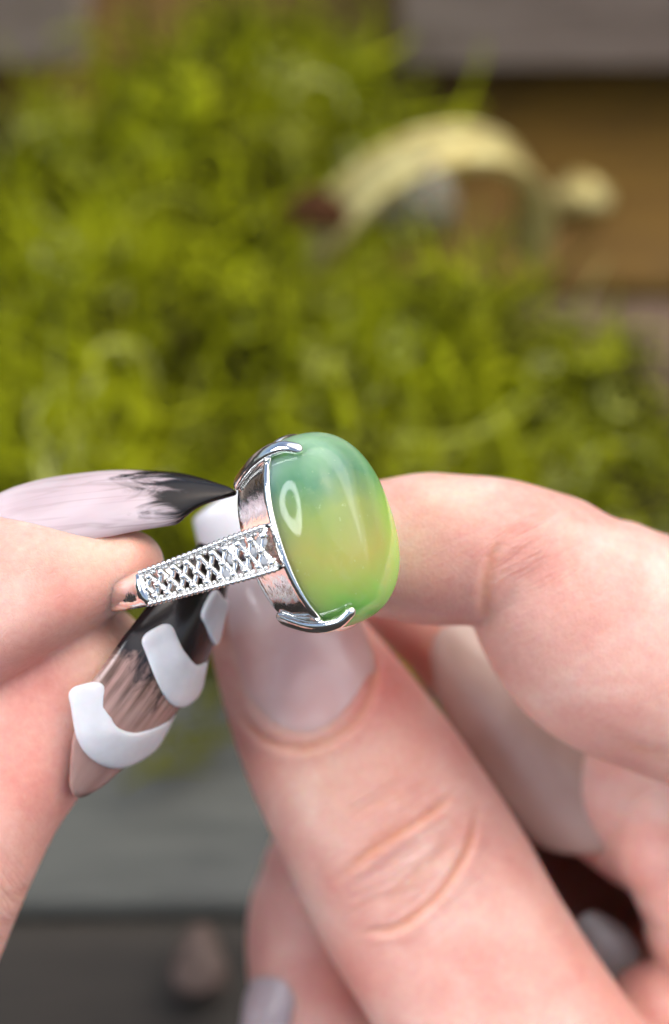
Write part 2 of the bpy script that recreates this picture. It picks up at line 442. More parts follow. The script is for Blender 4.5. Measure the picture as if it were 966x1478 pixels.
tag(moss, 'tangled bed of yellow green moss strands spread over the boards', 'moss', None, 'stuff')
# the packed brown-green mat the strands grow from
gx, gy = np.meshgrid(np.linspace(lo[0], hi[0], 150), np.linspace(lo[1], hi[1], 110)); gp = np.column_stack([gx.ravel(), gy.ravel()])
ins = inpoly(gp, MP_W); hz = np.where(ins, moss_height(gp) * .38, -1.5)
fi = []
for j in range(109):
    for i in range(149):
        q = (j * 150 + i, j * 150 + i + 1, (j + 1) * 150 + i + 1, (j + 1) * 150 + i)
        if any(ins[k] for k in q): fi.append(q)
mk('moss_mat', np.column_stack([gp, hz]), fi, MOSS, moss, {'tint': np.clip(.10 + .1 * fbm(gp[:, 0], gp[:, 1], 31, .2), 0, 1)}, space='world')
# one loose sprig that hangs over the grey board
sp_c = []
for k in range(15):
    p0 = ground(185 + 9 * k + rng.normal(0, 8), 1135 - 8.6 * k + rng.normal(0, 8), 6)
    az = rng.uniform(-.4, 2.0); q = [p0]
    for s_ in range(6):
        az += rng.normal(0, .35); q.append(q[-1] + np.array([math.cos(az), math.sin(az), rng.normal(0, .25)]) * 1.5)
    sp_c.append(sweep(np.array(q), np.linspace(.55, .2, 7), np.linspace(.55, .2, 7), 5, (.1, .2, 1)))
v, f = joinv(sp_c)
tag(mk('moss_sprig', v, f, MOSS, None, {'tint': np.full(len(v), .28)}, space='world'), 'small loose green moss sprig on the grey board below the squiggle nail', 'moss')

# ---------------------------------------------------------------- pale gold arched band half sunk in the moss
def gold_mat():
    m, nt, b = mat('pale_gold'); v = objco(nt)
    b.inputs['Metallic'].default_value = .6
    nt.links.new(ramp(nt, [(.3, (.42, .31, .09)), (.7, (.72, .66, .30))], noise(nt, v, .35, 4)), b.inputs['Base Color'])
    b.inputs['Roughness'].default_value = .5
    nt.links.new(bump(nt, noise(nt, v, .5, 3), .5, .0012), b.inputs['Normal'])
    return m
GOLD = gold_mat()
bc = ground(612, 362, 15); BR = 19.5
ax_u = np.array([1, .38, 0.0]); ax_u /= np.linalg.norm(ax_u); lean = math.radians(84)
ax_v = np.array([.08, math.cos(lean), math.sin(lean)]); ax_v /= np.linalg.norm(ax_v); ax_n = np.cross(ax_u, ax_v)
band_rt = tag(empty('gold_band', world_mm=bc), 'pale gold arched band standing half sunk in the moss', 'band')
th = np.linspace(math.radians(-18), math.radians(198), 60)
V = []; prof = [(-5.0, .0), (-4.4, 1.0), (-2.4, 1.4), (0, 1.5), (2.4, 1.4), (4.4, 1.0), (5.0, 0), (4.4, -.8), (0, -1.0), (-4.4, -.8)]
for t in th:
    rd = math.cos(t) * ax_u + math.sin(t) * ax_v
    for wv_, h_ in prof: V.append(bc + rd * (BR + h_ + .25 * math.sin(t * 40) * (h_ > 1)) + ax_n * wv_)
mk('hoop', np.array(V), grid_faces(len(th), len(prof)), GOLD, band_rt, space='world')
for sgn in (-1, 1):
    pth = np.array([bc + (math.cos(t) * ax_u + math.sin(t) * ax_v) * (BR + 1.2) + ax_n * sgn * 4.7 for t in th])
    v, f = sweep(pth, .7, .7, 8, ax_n); mk('rim', v, f, GOLD, band_rt, space='world')
def nugget(name, c, r, matl, label, cat, seed, squash=(1, 1, 1), group=None):
    rr = np.random.default_rng(seed); n1, n2 = 9, 14; V = []
    for i in range(n1):
        la = math.pi * (i + .04) / (n1 - .92) - math.pi / 2 if i < n1 - 1 else math.pi / 2 - .02
        for j in range(n2):
            lo_ = 2 * math.pi * j / n2
            d_ = np.array([math.cos(la) * math.cos(lo_), math.cos(la) * math.sin(lo_), math.sin(la)])
            k = 1 + .16 * math.sin(3 * d_[0] + seed) * math.cos(2.6 * d_[1] - seed) + rr.normal(0, .035)
            V.append(c + d_ * r * k * np.array(squash))
    return tag(mk(name, np.array(V), grid_faces(n1, n2), matl, None, smooth=False, space='world'), label, cat, group)
m, nt, b = mat('milky_quartz'); v_ = objco(nt)
nt.links.new(ramp(nt, [(.3, (.24, .20, .12)), (.7, (.40, .36, .25))], noise(nt, v_, .2, 3)), b.inputs['Base Color']); b.inputs['Roughness'].default_value = .25
b.inputs['Transmission Weight'].default_value = .35; b.inputs['Subsurface Weight'].default_value = .4; b.inputs['Subsurface Scale'].default_value = .003
QUARTZ = m
nugget('quartz_chip', ground(555, 285, 28), 5.6, QUARTZ, 'milky quartz chip under the left side of the gold arch', 'crystal', 3, (1, .8, .8))
nugget('quartz_chip', ground(620, 290, 29), 6.2, QUARTZ, 'taller milky quartz chip in the middle under the gold arch', 'crystal', 5, (.7, .8, 1.2))
m, nt, b = mat('rust_bark'); b.inputs['Roughness'].default_value = .9; b.inputs['Specular IOR Level'].default_value = .1; nt.links.new(ramp(nt, [(.3, (.030, .012, .004)), (.7, (.075, .030, .012))], noise(nt, objco(nt), .3, 3)), b.inputs['Base Color'])
nugget('bark_bit', ground(455, 305, 30), 4.2, m, 'dark red brown bark bit in the moss left of the gold arch', 'bark', 8, (1.2, .9, .7))
nugget('gold_nugget', ground(838, 285, 3), 4.6, GOLD, 'small pale gold lump on the board right of the gold arch', 'nugget', 11, (1.15, .8, .85))
m, nt, b = mat('pink_pebble'); nt.links.new(ramp(nt, [(.3, (.075, .048, .037)), (.7, (.11, .072, .058))], noise(nt, objco(nt), .3, 3)), b.inputs['Base Color']); b.inputs['Roughness'].default_value = .6
nugget('pebble', ground(287, 1392, 3), 4.8, m, 'dull pink pebble on the dark board below both hands', 'pebble', 14, (.8, 1.15, .7))

# ---------------------------------------------------------------- the ring
TH, PH = math.radians(58), math.radians(18)
Rn = np.array([math.sin(TH) * math.cos(PH), math.sin(TH) * math.sin(PH), math.cos(TH)])      # out of the stone
Rl = np.array([-math.sin(PH), math.cos(PH), 0.0])                                            # long axis of the oval
Rw = np.cross(Rl, Rn) * -1.0
if Rw[2] < 0: Rw = -Rw                                                                       # short axis, near side
G = P(455, 769, 0.0)                                                                         # centre of the girdle
RAD = 9.4; CR = G - 11.7 * Rn
ring = tag(empty('ring', shot=CR - RAD * Rn), 'silver ring with large oval translucent green stone and openwork shoulder held by both hands', 'ring')
def rg(w, l, n):
    w, l, n = np.broadcast_arrays(np.asarray(w, float), np.asarray(l, float), np.asarray(n, float))
    return G + w[..., None] * Rw + l[..., None] * Rl + n[..., None] * Rn
A_, B_, H_ = 6.1, 8.4, 6.25
def sup(a, e=2.25):
    c, s = np.cos(a), np.sin(a)
    return np.sign(c) * np.abs(c) ** (2 / e), np.sign(s) * np.abs(s) ** (2 / e)
na, nh = 96, 44
ang = np.linspace(0, 2 * math.pi, na, endpoint=False); cu, su = sup(ang)
V, LC = [], []
prof_t = np.concatenate([np.linspace(-1, 0, 8)[:-1], np.linspace(0, 1, nh)])
for t in prof_t:
    if t < 0: rad_, hgt = 1 + .16 * t - .25 * t * t * t * t, 1.2 * t
    else:
        a = t * math.pi / 2 * .995
        rad_, hgt = max(math.cos(a), 0) ** (2 / 2.9) + .035 * math.sin(2 * a), H_ * math.sin(a) ** (2 / 2.3)
    V.append(rg(A_ * rad_ * cu, B_ * rad_ * su, hgt)); LC.append(np.column_stack([rad_ * cu, rad_ * su, np.full(na, hgt / H_)]))
sv = np.concatenate(V); stone_faces = grid_faces(len(prof_t), na)
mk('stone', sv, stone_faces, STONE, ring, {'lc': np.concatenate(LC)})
# basket: solid oval wall below the girdle with a bright lip and a foot
bw = [(.75, .0, 0.985), (.72, .55, 1.02), (.6, .75, 1.032), (.4, .75, 1.034), (.2, .5, 1.03), (.05, .35, 1.018), (-1.6, .1, .95), (-3.2, -.1, .84), (-3.6, -.1, .83), (-3.75, -.3, .81), (-3.7, -.6, .78), (-3.2, -.9, .76), (-.6, -.5, .90), (.3, -.1, .95)]
V = [];
for hgt, _, sc_ in bw:
    hh = hgt - .15 * 0
    V.append(rg(A_ * sc_ * cu, B_ * sc_ * su, hh - .2))
bv = np.concatenate(V); bf = grid_faces(len(bw), na, True, False)
bf += [((len(bw) - 1) * na + j, (len(bw) - 1) * na + (j + 1) % na, (j + 1) % na, j) for j in range(na)]
basket = mk('basket', bv, bf, SILVER, ring)
# prongs
for sw in (1, -1):
    for sl in (1, -1):
        be = math.radians(56 if sw > 0 else 34)
        c0, s0 = sup(np.array([be])); c0, s0 = float(c0[0]) * sw, float(s0[0]) * sl
        outl = [(-3.7, .86), (-2.4, .95), (-1.0, 1.03), (.4, 1.075), (1.5, 1.082), (2.2, 1.068), (2.8, 1.03), (3.15, 1.0)]
        pth = np.array([rg(A_ * k * c0, B_ * k * s0, hgt * (.55 if sw < 0 and hgt > 0 else 1)) for hgt, k in outl])
        pth = catmull(pth, 26); out_dir = nrm(c0 * Rw / A_ + s0 * Rl / B_)
        pth2, sc_ = round_ends(pth, .55, 5)
        wid = np.interp(np.linspace(0, 1, len(pth2)), [0, .35, .7, 1], [.95, .70, .50, .46])
        v, f = sweep(pth2, wid * sc_, .46 * sc_, 14, out_dir, 2.6)
        mk('prong', v, f, SILVER, ring)
# shank: plain polished hoop that the two openwork shoulders run into
def hoop(a, r=RAD, l=0.0):
    a, r, l = np.broadcast_arrays(np.asarray(a, float), np.asarray(r, float), np.asarray(l, float))
    return CR + (np.cos(a) * r)[..., None] * Rn + (np.sin(a) * r)[..., None] * Rw + l[..., None] * Rl
A1 = math.radians(90)                              # the plain shank takes over here
def halfw(a):
    return np.interp(np.abs(a), [A1, math.radians(120), math.pi], [1.62, 1.2, .95])
aa = np.linspace(A1 - .03, 2 * math.pi - A1 + .03, 70)
prof = [(-1, -.3), (-.97, .15), (-.8, .55), (-.4, .74), (0, .8), (.4, .74), (.8, .55), (.97, .15), (1, -.3), (.9, -.55), (0, -.6), (-.9, -.55)]
V = []
for a in aa:
    k = min(a, 2 * math.pi - a); hw = halfw(k)
    swell = 1 + .35 * max(0, 1 - abs(k - A1) / .10)
    for pl, pr in prof: V.append(hoop(a, RAD + pr * (.85 if pr < 0 else swell), pl * hw))
mk('shank', np.array(V), grid_faces(len(aa), len(prof)), SILVER, ring)
def ico(c, r):
    t = (1 + 5 ** .5) / 2
    V = [np.asarray(c) + nrm(np.array(p)) * r for p in ((-1, t, 0), (1, t, 0), (-1, -t, 0), (1, -t, 0), (0, -1, t), (0, 1, t), (0, -1, -t), (0, 1, -t), (t, 0, -1), (t, 0, 1), (-t, 0, -1), (-t, 0, 1))]
    F = [(0, 11, 5), (0, 5, 1), (0, 1, 7), (0, 7, 10), (0, 10, 11), (1, 5, 9), (5, 11, 4), (11, 10, 2), (10, 7, 6), (7, 1, 8), (3, 9, 4), (3, 4, 2), (3, 2, 6), (3, 6, 8), (3, 8, 9), (4, 9, 5), (2, 4, 11), (6, 2, 10), (8, 6, 7), (9, 8, 1)]
    return np.array(V), F
# openwork shoulders sweep from the lip of the basket down into the shank
SH = catmull(np.array([(6.45, -.35), (6.85, -2.2), (7.6, -4.6), (8.7, -7.6), (9.25, -9.8), (9.4, -11.75)]), 200)
_len = np.concatenate([[0], np.cumsum(np.linalg.norm(np.diff(SH, axis=0), axis=1))]); _len /= _len[-1]
_tan = nrm(np.gradient(SH, axis=0)); _nor = np.column_stack([-_tan[:, 1], _tan[:, 0]])
if _nor[0, 0] < 0: _nor = -_nor
SHW = lambda t: np.interp(t, [0, .25, 1], [2.05, 2.0, 1.55])
def shoulder(side, t, r=0.0, l=0.0):
    t, r, l = np.broadcast_arrays(np.asarray(t, float), np.asarray(r, float), np.asarray(l, float))
    w = np.interp(t, _len, SH[:, 0]) + r * np.interp(t, _len, _nor[:, 0]); n = np.interp(t, _len, SH[:, 1]) + r * np.interp(t, _len, _nor[:, 1])
    return rg(side * w, l, n)
def sh_out(side, t):
    return nrm(shoulder(side, t, 1.0) - shoulder(side, t, 0.0))
NC = 10                                             # lattice cells along one shoulder
for side in (1, -1):
    bars, beads = [], []
    tt_ = np.linspace(0, 1, 40)
    for e in (-1, 1):
        pth = shoulder(side, tt_, 0, e * (SHW(tt_) - .22))
        v, f = sweep(pth, .20, .55, 8, sh_out(side, tt_), 3); mk('rail', v, f, SILVER_CAST, ring)
        nb = 25
        for k in range(nb):
            t = (k + .5) / nb
            beads.append(ico(shoulder(side, t, .56, e * (SHW(t) - .20)), .28))
    # crossed bars: three rows of diamond openings
    for k in range(-1, NC + 1):
        for e in (-1, 1):
            fr = np.linspace(0, 1, 9); t = (k + fr * 1.5) / NC
            lat = e * (SHW(np.clip(t, 0, 1)) - .3) * (1 - 2 * fr); ok = (t > -.001) & (t < 1.001)
            if ok.sum() < 3: continue
            pth = shoulder(side, t[ok], .12, lat[ok])
            bars.append(sweep(pth, .25, .34, 6, sh_out(side, t[ok])))
    for k in range(-1, NC + 1):
        for fr in (1 / 6., 1 / 2., 5 / 6.):         # beads where bars cross
            for off in (0, .5):
                t = (k + fr * 1.5 + off) / NC
                if not .01 < t < .98: continue
                lat = (SHW(t) - .3) * (1 - 2 * fr)
                if off == 0: beads.append(ico(shoulder(side, t, .44, lat), .40))
                elif fr != .5: beads.append(ico(shoulder(side, t, .40, lat * 1.25), .22))
    v, f = joinv(bars); mk('lattice', v, f, SILVER_CAST, ring)
    v, f = joinv(beads); tag(mk('milgrain_beads', v, f, SILVER, ring), kind='stuff')
    # small round crystals in the openings next to the stone
    for t, l_ in ((.05, .75), (.075, -.85), (.15, .1), (.215, 1.0), (.225, -.9), (.30, .1), (.37, -1.0)):
        c = shoulder(side, t, .22, l_); nd = sh_out(side, t); td = np.cross(Rl, nd); V = []
        for rr_, hh in ((.001, .16), (.30, .16), (.52, .02), (.50, -.05), (.001, -.45)):
            for j in range(10):
                an = 2 * math.pi * j / 10; V.append(c + (math.cos(an) * Rl + math.sin(an) * td) * rr_ + nd * hh)
        mk('accent_gem', np.array(V), grid_faces(5, 10, True, False), GEM, ring, smooth=False)

# ring lamp over the photographer's left shoulder, mirrored as the pale oval on the stone
def ring_lamp():
    q = to_px(sv); nn_ = nrm(sv - rg(0, 0, -2.0)); vis = nn_[:, 2] > .1
    i = int(np.argmin(np.where(vis, ((q - (420, 730)) ** 2).sum(1), 1e9))); p = sv[i]
    # true normal from neighbouring vertices of the loft
    r_, c_ = divmod(i, na); e1 = sv[r_ * na + (c_ + 1) % na] - sv[r_ * na + (c_ - 1) % na]; e2 = sv[(r_ + 1) * na + c_] - sv[(r_ - 1) * na + c_]
    no = nrm(np.cross(e1, e2)); no = no if no[2] > 0 else -no
    vd = nrm(np.array([0, 0, D]) - p); rd = 2 * (no @ vd) * no - vd
    c = p + rd * 330.0
    print('LAMP dir', rd, 'world', M(c))
    rt = tag(empty('ring_lamp', shot=c), 'round white ring lamp, seen only as the pale oval reflected on the stone', 'lamp')
    up = nrm(np.cross(rd, (1, 0, 0))); sx = np.cross(rd, up); th = np.linspace(0, 2 * math.pi, 49)
    rad_, wid = LAMP_R, LAMP_W
    def torus(rm, rt_, dp, off):
        V = []; a = th[:-1]
        for t in a:
            for b_ in np.linspace(0, 2 * math.pi, 12, endpoint=False):
                V.append(c + (math.cos(t) * sx * 1.1 + math.sin(t) * up * 1.6) * (rm + rt_ * math.cos(b_)) + rd * (off + dp * math.sin(b_)))
        F = grid_faces(48, 12, True, False) + [(47 * 12 + j, 47 * 12 + (j + 1) % 12, (j + 1) % 12, j) for j in range(12)]
        return np.array(V), F
    m, nt, b = mat('lamp_diffuser'); b.inputs['Emission Color'].default_value = (.92, .96, 1, 1); b.inputs['Emission Strength'].default_value = LAMP_E
    v, f = torus(rad_, wid, 4, 0); mk('diffuser', v, f, m, rt)
    m, nt, b = mat('lamp_housing'); b.inputs['Base Color'].default_value = (.7, .7, .7, 1)
    v, f = torus(rad_, wid * 1.08, 6, 7.5); mk('housing', v, f, m, rt)
LAMP_R, LAMP_W, LAMP_E = 66.0, 19.0, 9.0
ring_lamp()

# ---------------------------------------------------------------- nails
def nail(name, spine, normals, hw, curve, matl, parent, thick=.55, nu=40, nv=17, tip='almond', cut=.12):
    """spine in photo px + z, cuticle first; hw list mm along it; normals: outward directions at the two ends"""
    sp = catmull(np.array([P(*s) for s in spine]), nu); u = np.linspace(0, 1, nu)
    t = nrm(np.gradient(sp, axis=0)); n0, n1 = nrm(normals[0]), nrm(normals[-1])
    nn = nrm(n0[None] * (1 - u[:, None]) + n1[None] * u[:, None]); nn = nrm(nn - t * (nn * t).sum(1, keepdims=True)); s = np.cross(t, nn)
    w = np.interp(u, np.linspace(0, 1, len(hw)), hw)
    w = w * np.where(u < cut, np.sqrt(np.clip(1 - ((cut - u) / cut) ** 2, .02, 1)) * .35 + .65, 1)
    vv = np.linspace(-1, 1, nv); top, bot, lc = [], [], []
    for i in range(nu):
        shift = 0
        c_arc = cut * .9 * (vv ** 2) * np.linalg.norm(sp[-1] - sp[0]) * max(0, 1 - u[i] / .35)       # rounded cuticle line
        c_arc = c_arc * 1.0
        if tip == 'coffin': t_arc = 0 * vv
        else: t_arc = -.10 * np.linalg.norm(sp[-1] - sp[0]) * vv ** 2 * max(0, (u[i] - .75) / .25)
        row = sp[i] + t[i] * (c_arc + t_arc)[:, None] + s[i] * (w[i] * np.sin(vv * 1.15) / math.sin(1.15))[:, None] - nn[i] * (curve * w[i] * (1 - np.cos(vv * 1.15)) / (1 - math.cos(1.15)))[:, None]
        on = nrm(nn[i] + s[i] * (vv * curve * 1.1)[:, None])
        edge = 1 - .85 * np.abs(vv) ** 6
        if i in (0, nu - 1): edge = edge * .35
        top.append(row + on * (thick * .5 * edge)[:, None]); bot.append(row - on * (thick * .5 * edge)[:, None]); lc.append(np.column_stack([np.full(nv, u[i]), vv, np.zeros(nv)]))
    tv, bv_ = np.concatenate(top), np.concatenate(bot); F = grid_faces(nu, nv, False, False); n = len(tv)
    F2 = [tuple(k + n for k in q[::-1]) for q in F]
    rim = []
    loop = [j for j in range(nv)] + [i * nv + nv - 1 for i in range(1, nu)] + [(nu - 1) * nv + j for j in range(nv - 2, -1, -1)] + [i * nv for i in range(nu - 2, 0, -1)]
    for a, b_ in zip(loop, loop[1:] + loop[:1]): rim.append((b_, a, a + n, b_ + n))
    o = mk(name, np.concatenate([tv, bv_]), F + F2 + rim, matl, parent, {'lc': np.concatenate(lc * 2)})
    def at(uu, vq, lift=0.0):
        i = min(max(uu * (nu - 1), 0), nu - 1.001); i0 = int(i); fr = i - i0
        def pt(k):
            return sp[k] + s[k] * (w[k] * math.sin(vq * 1.15) / math.sin(1.15)) - nn[k] * (curve * w[k] * (1 - math.cos(vq * 1.15)) / (1 - math.cos(1.15))) + nrm(nn[k] + s[k] * (vq * curve * 1.1)) * (thick * .5 + lift)
        return pt(i0) * (1 - fr) + pt(i0 + 1) * fr, nrm(nn[i0] + s[i0] * (vq * curve * 1.1))
    return o, at

# ---------------------------------------------------------------- hands
def fuse(parts, voxel=.36, smooth=6):
    v, f = joinv(parts)
    me = bpy.data.meshes.new('tmp'); me.from_pydata(v.tolist(), [], f); me.update()
    o = bpy.data.objects.new('tmp', me); COL.objects.link(o)
    md = o.modifiers.new('r', 'REMESH'); md.mode = 'VOXEL'; md.voxel_size = voxel; md.use_smooth_shade = True
    dg = bpy.context.evaluated_depsgraph_get(); ev = o.evaluated_get(dg); e = bpy.data.meshes.new_from_object(ev)
    n = len(e.vertices); co = np.empty(n * 3); e.vertices.foreach_get('co', co); co = co.reshape(-1, 3)
    ed = np.empty(len(e.edges) * 2, int); e.edges.foreach_get('vertices', ed); ed = ed.reshape(-1, 2)
    ls = np.empty(len(e.loops), int); e.loops.foreach_get('vertex_index', ls)
    st = np.empty(len(e.polygons), int); e.polygons.foreach_get('loop_start', st); tt = np.empty(len(e.polygons), int); e.polygons.foreach_get('loop_total', tt)
    quads = ls.reshape(-1, 4) if (tt == 4).all() else None
    faces = quads if quads is not None else [tuple(ls[a:a + b_]) for a, b_ in zip(st, tt)]
    deg = np.bincount(ed.ravel(), minlength=n).astype(float)[:, None]
    def lap(c):
        out = np.empty_like(c)
        for k in range(3):
            out[:, k] = np.bincount(ed[:, 0], c[ed[:, 1], k], n) + np.bincount(ed[:, 1], c[ed[:, 0], k], n)
        return out / deg - c
    for k in range(smooth):
        co = co + .55 * lap(co); co = co - .50 * lap(co)
    for k in range(4): co = co + .5 * lap(co)
    bpy.data.objects.remove(o); bpy.data.meshes.remove(me)
    def normals(c):
        q = np.asarray(faces); fn = np.cross(c[q[:, 2]] - c[q[:, 0]], c[q[:, 3]] - c[q[:, 1]]); out = np.zeros_like(c)
        for k in range(4):
            for j in range(3): out[:, j] += np.bincount(q[:, k], fn[:, j], n)
        return nrm(out)
    return co, np.asarray(faces), normals
def polyd(p, line):
    d = np.full(len(p), 1e9); line = np.asarray(line, float)
    for a, b_ in zip(line[:-1], line[1:]):
        e = b_ - a; t = np.clip(((p - a) @ e) / (e @ e), 0, 1); d = np.minimum(d, np.linalg.norm(p - (a + t[:, None] * e), axis=1))
    return d
def relax(co, fa, spots):
    n = len(co); e = np.concatenate([fa[:, [0, 1]], fa[:, [1, 2]], fa[:, [2, 3]], fa[:, [3, 0]]]); deg = np.maximum(np.bincount(e[:, 0], minlength=n) + np.bincount(e[:, 1], minlength=n), 1).astype(float)
    px = to_px(co); w = np.zeros(n)
    for x, y, r, z0, z1 in spots: w = np.maximum(w, np.clip(1.6 * np.exp(-((px - (x, y)) ** 2).sum(1) / r ** 2), 0, 1) * (co[:, 2] > z0) * (co[:, 2] < z1))
    for k in range(70):
        l = np.stack([np.bincount(e[:, 0], co[e[:, 1], j], n) + np.bincount(e[:, 1], co[e[:, 0], j], n) for j in range(3)], 1) / deg[:, None] - co
        co = co + l * (w * .6)[:, None]
    return co
def detail(co, normals, creases, flush, pale, knuckle=()):
    nr = normals(co); px = to_px(co); n = len(co); cr = np.zeros(n); fl = np.zeros(n); pa = np.zeros(n); disp = np.zeros(n)
    front = np.clip(nr[:, 2] * 3 + .6, 0, 1)
    for line, wd, dp, z0, z1 in creases:
        ln = catmull(np.array(line, float), 24); near = (co[:, 2] > z0) & (co[:, 2] < z1)
        d = polyd(px, ln); e = np.linalg.norm(ln[-1] - ln[0]); 
        da = np.minimum(np.linalg.norm(px - ln[0], axis=1), np.linalg.norm(px - ln[-1], axis=1)); taper = np.clip(da / 45, .15, 1)
        g = np.exp(-(d / wd) ** 2) * near * front * taper; disp -= g * dp; disp += .45 * dp * np.exp(-((d - 2.1 * wd) / (1.3 * wd)) ** 2) * near * front * taper
        cr = np.maximum(cr, g * min(1, dp / .35))
    for x, y, r, k in flush: fl = np.maximum(fl, k * np.exp(-((px - (x, y)) ** 2).sum(1) / r ** 2))
    for x, y, r, k in pale: pa = np.maximum(pa, k * np.exp(-((px - (x, y)) ** 2).sum(1) / r ** 2))
    kn = np.zeros(n)
    for x, y, r in knuckle: kn = np.maximum(kn, np.exp(-((px - (x, y)) ** 2).sum(1) / r ** 2))
    return co + nr * disp[:, None], {'crease': cr, 'flush': fl, 'pale': pa, 'kn': kn}

# hand from the left: upper finger lies over the band, lower finger comes up beneath it
lparts = [
    digit([(178, 819, -4.5, 56, 4.6), (120, 829, -4.5, 80, 5.6), (55, 840, -4.5, 103, 6.6), (0, 852, -5, 124, 7.4), (-90, 868, -6, 146, 8.2), (-250, 880, -8, 150, 8.6), (-420, 905, -12, 158, 9), (-640, 980, -18, 172, 9.8), (-860, 1090, -24, 185, 10.5)], 60, 80, n=110, nside=44, sq=2.3),
    digit([(144, 938, -10.0, 86, 6.2), (56, 1030, -11.5, 118, 7.2), (-30, 1130, -11.5, 132, 8.0), (-92, 1240, -12, 140, 8.4), (-160, 1390, -13, 148, 8.6), (-220, 1560, -15, 158, 9), (-420, 1760, -18, 190, 11), (-700, 1880, -22, 230, 13)], 62, 120, n=110, nside=44, sq=2.3),
    digit([(-700, 1050, -26, 200, 11), (-880, 1300, -30, 300, 13), (-960, 1600, -32, 330, 14), (-1010, 1950, -34, 280, 13), (-1060, 2350, -36, 230, 13)], 120, None, n=50, nside=32),
]
for k, (dy, dz) in enumerate(((120, -20), (260, -34), (390, -46))):        # the other fingers, folded back out of the picture
    lparts.append(digit([(-850, 1120 + dy, -28 + dz * .4, 160, 8.5), (-600, 1050 + dy, -26 + dz * .7, 145, 8), (-400, 1060 + dy, -30 + dz * .8, 132, 7.5), (-330, 1150 + dy, -36 + dz * .8, 122, 7.2), (-420, 1240 + dy, -38 + dz * .7, 112, 7)], 80, 90, n=60, nside=28))
co, fa, nf = fuse(lparts)
LC_ = [([(-20, 1010), (60, 940), (150, 893)], 5, .0, -99, 99),
       ([(0, 1395), (22, 1372), (48, 1352)], 6, .25, -99, 99), ([(0, 1300), (30, 1290), (60, 1270)], 7, .12, -99, 99)]
co, at_ = detail(co, nf, LC_, [(140, 890, 80, .6), (40, 975, 80, .65), (200, 850, 50, .45), (30, 1120, 110, .5), (-20, 800, 110, .4), (90, 830, 90, .35)], [(170, 960, 70, .7), (150, 800, 60, .5)], [(20, 1330, 70)])
fl_ = np.column_stack([co @ nrm(np.array([.9, .42, 0])), co @ nrm(np.array([.42, -.9, .1])), co[:, 2]])
left_hand = tag(empty('hand', shot=P(-1060, 2350, -36)), 'hand at left pinching the ring band, nails with black and white art', 'hand', 'hands holding the ring')
mk('skin', co, fa, SKIN, left_hand, dict(at_, fl=fl_))
nail('nail', [(-22, 735, -3), (60, 712, -2.6), (160, 700, -2.2), (260, 701, -2.2), (342, 712, -2.6)], [(0, .80, .60), (.0, .72, .70)], [4.0, 4.3, 4.0, 3.0, .7], .60, nail_mat('marble_nail', 'marble'), left_hand)[0]['label'] = 'pointed nail with blush white marble and black smoky tip'
n2, at2 = nail('nail', [(112, 1150, -7.0), (190, 1056, -5.0), (254, 966, -5.0), (296, 880, -6.6), (322, 800, -9.0)], [(.70, -.25, .66), (.64, -.28, .72)], [4.2, 5.2, 5.1, 4.2, 2.2], .48, nail_mat('smoky_nail', 'smoke'), left_hand, tip='coffin', cut=.2)
n2['label'] = 'long squared nail in smoky tan and black with raised white squiggle'
def gel(pts, wid, hgt):
    q = catmull(np.array([list(at2(u, v_, 0.02)[0]) + list(at2(u, v_)[1]) for u, v_ in pts]), 30)
    wid = (np.linspace(.90, 1.2, 40) + .07 * np.sin(np.linspace(0, 9, 40) + wid * 5)) * wid; path, sc_ = round_ends(q[:, :3], wid[0] * .55, 5)
    nd = nrm(np.concatenate([np.repeat(q[:1, 3:], 5, 0), q[:, 3:], np.repeat(q[-1:, 3:], 5, 0)]))
    v, f = sweep(path, wid * sc_ ** .6, hgt * sc_ ** .6, 20, nd, 3.0)
    mk('gel_stripe', v, f, GEL, n2)
gel([(.28, -.95), (.20, -.45), (.19, .1), (.245, .65), (.30, 1.0)], 1.85, .36)
gel([(.56, -.55), (.50, -.15), (.47, .3), (.51, .75), (.58, 1.05)], 1.85, .36)
gel([(.77, .05), (.755, .5), (.80, 1.05)], 1.85, .36)

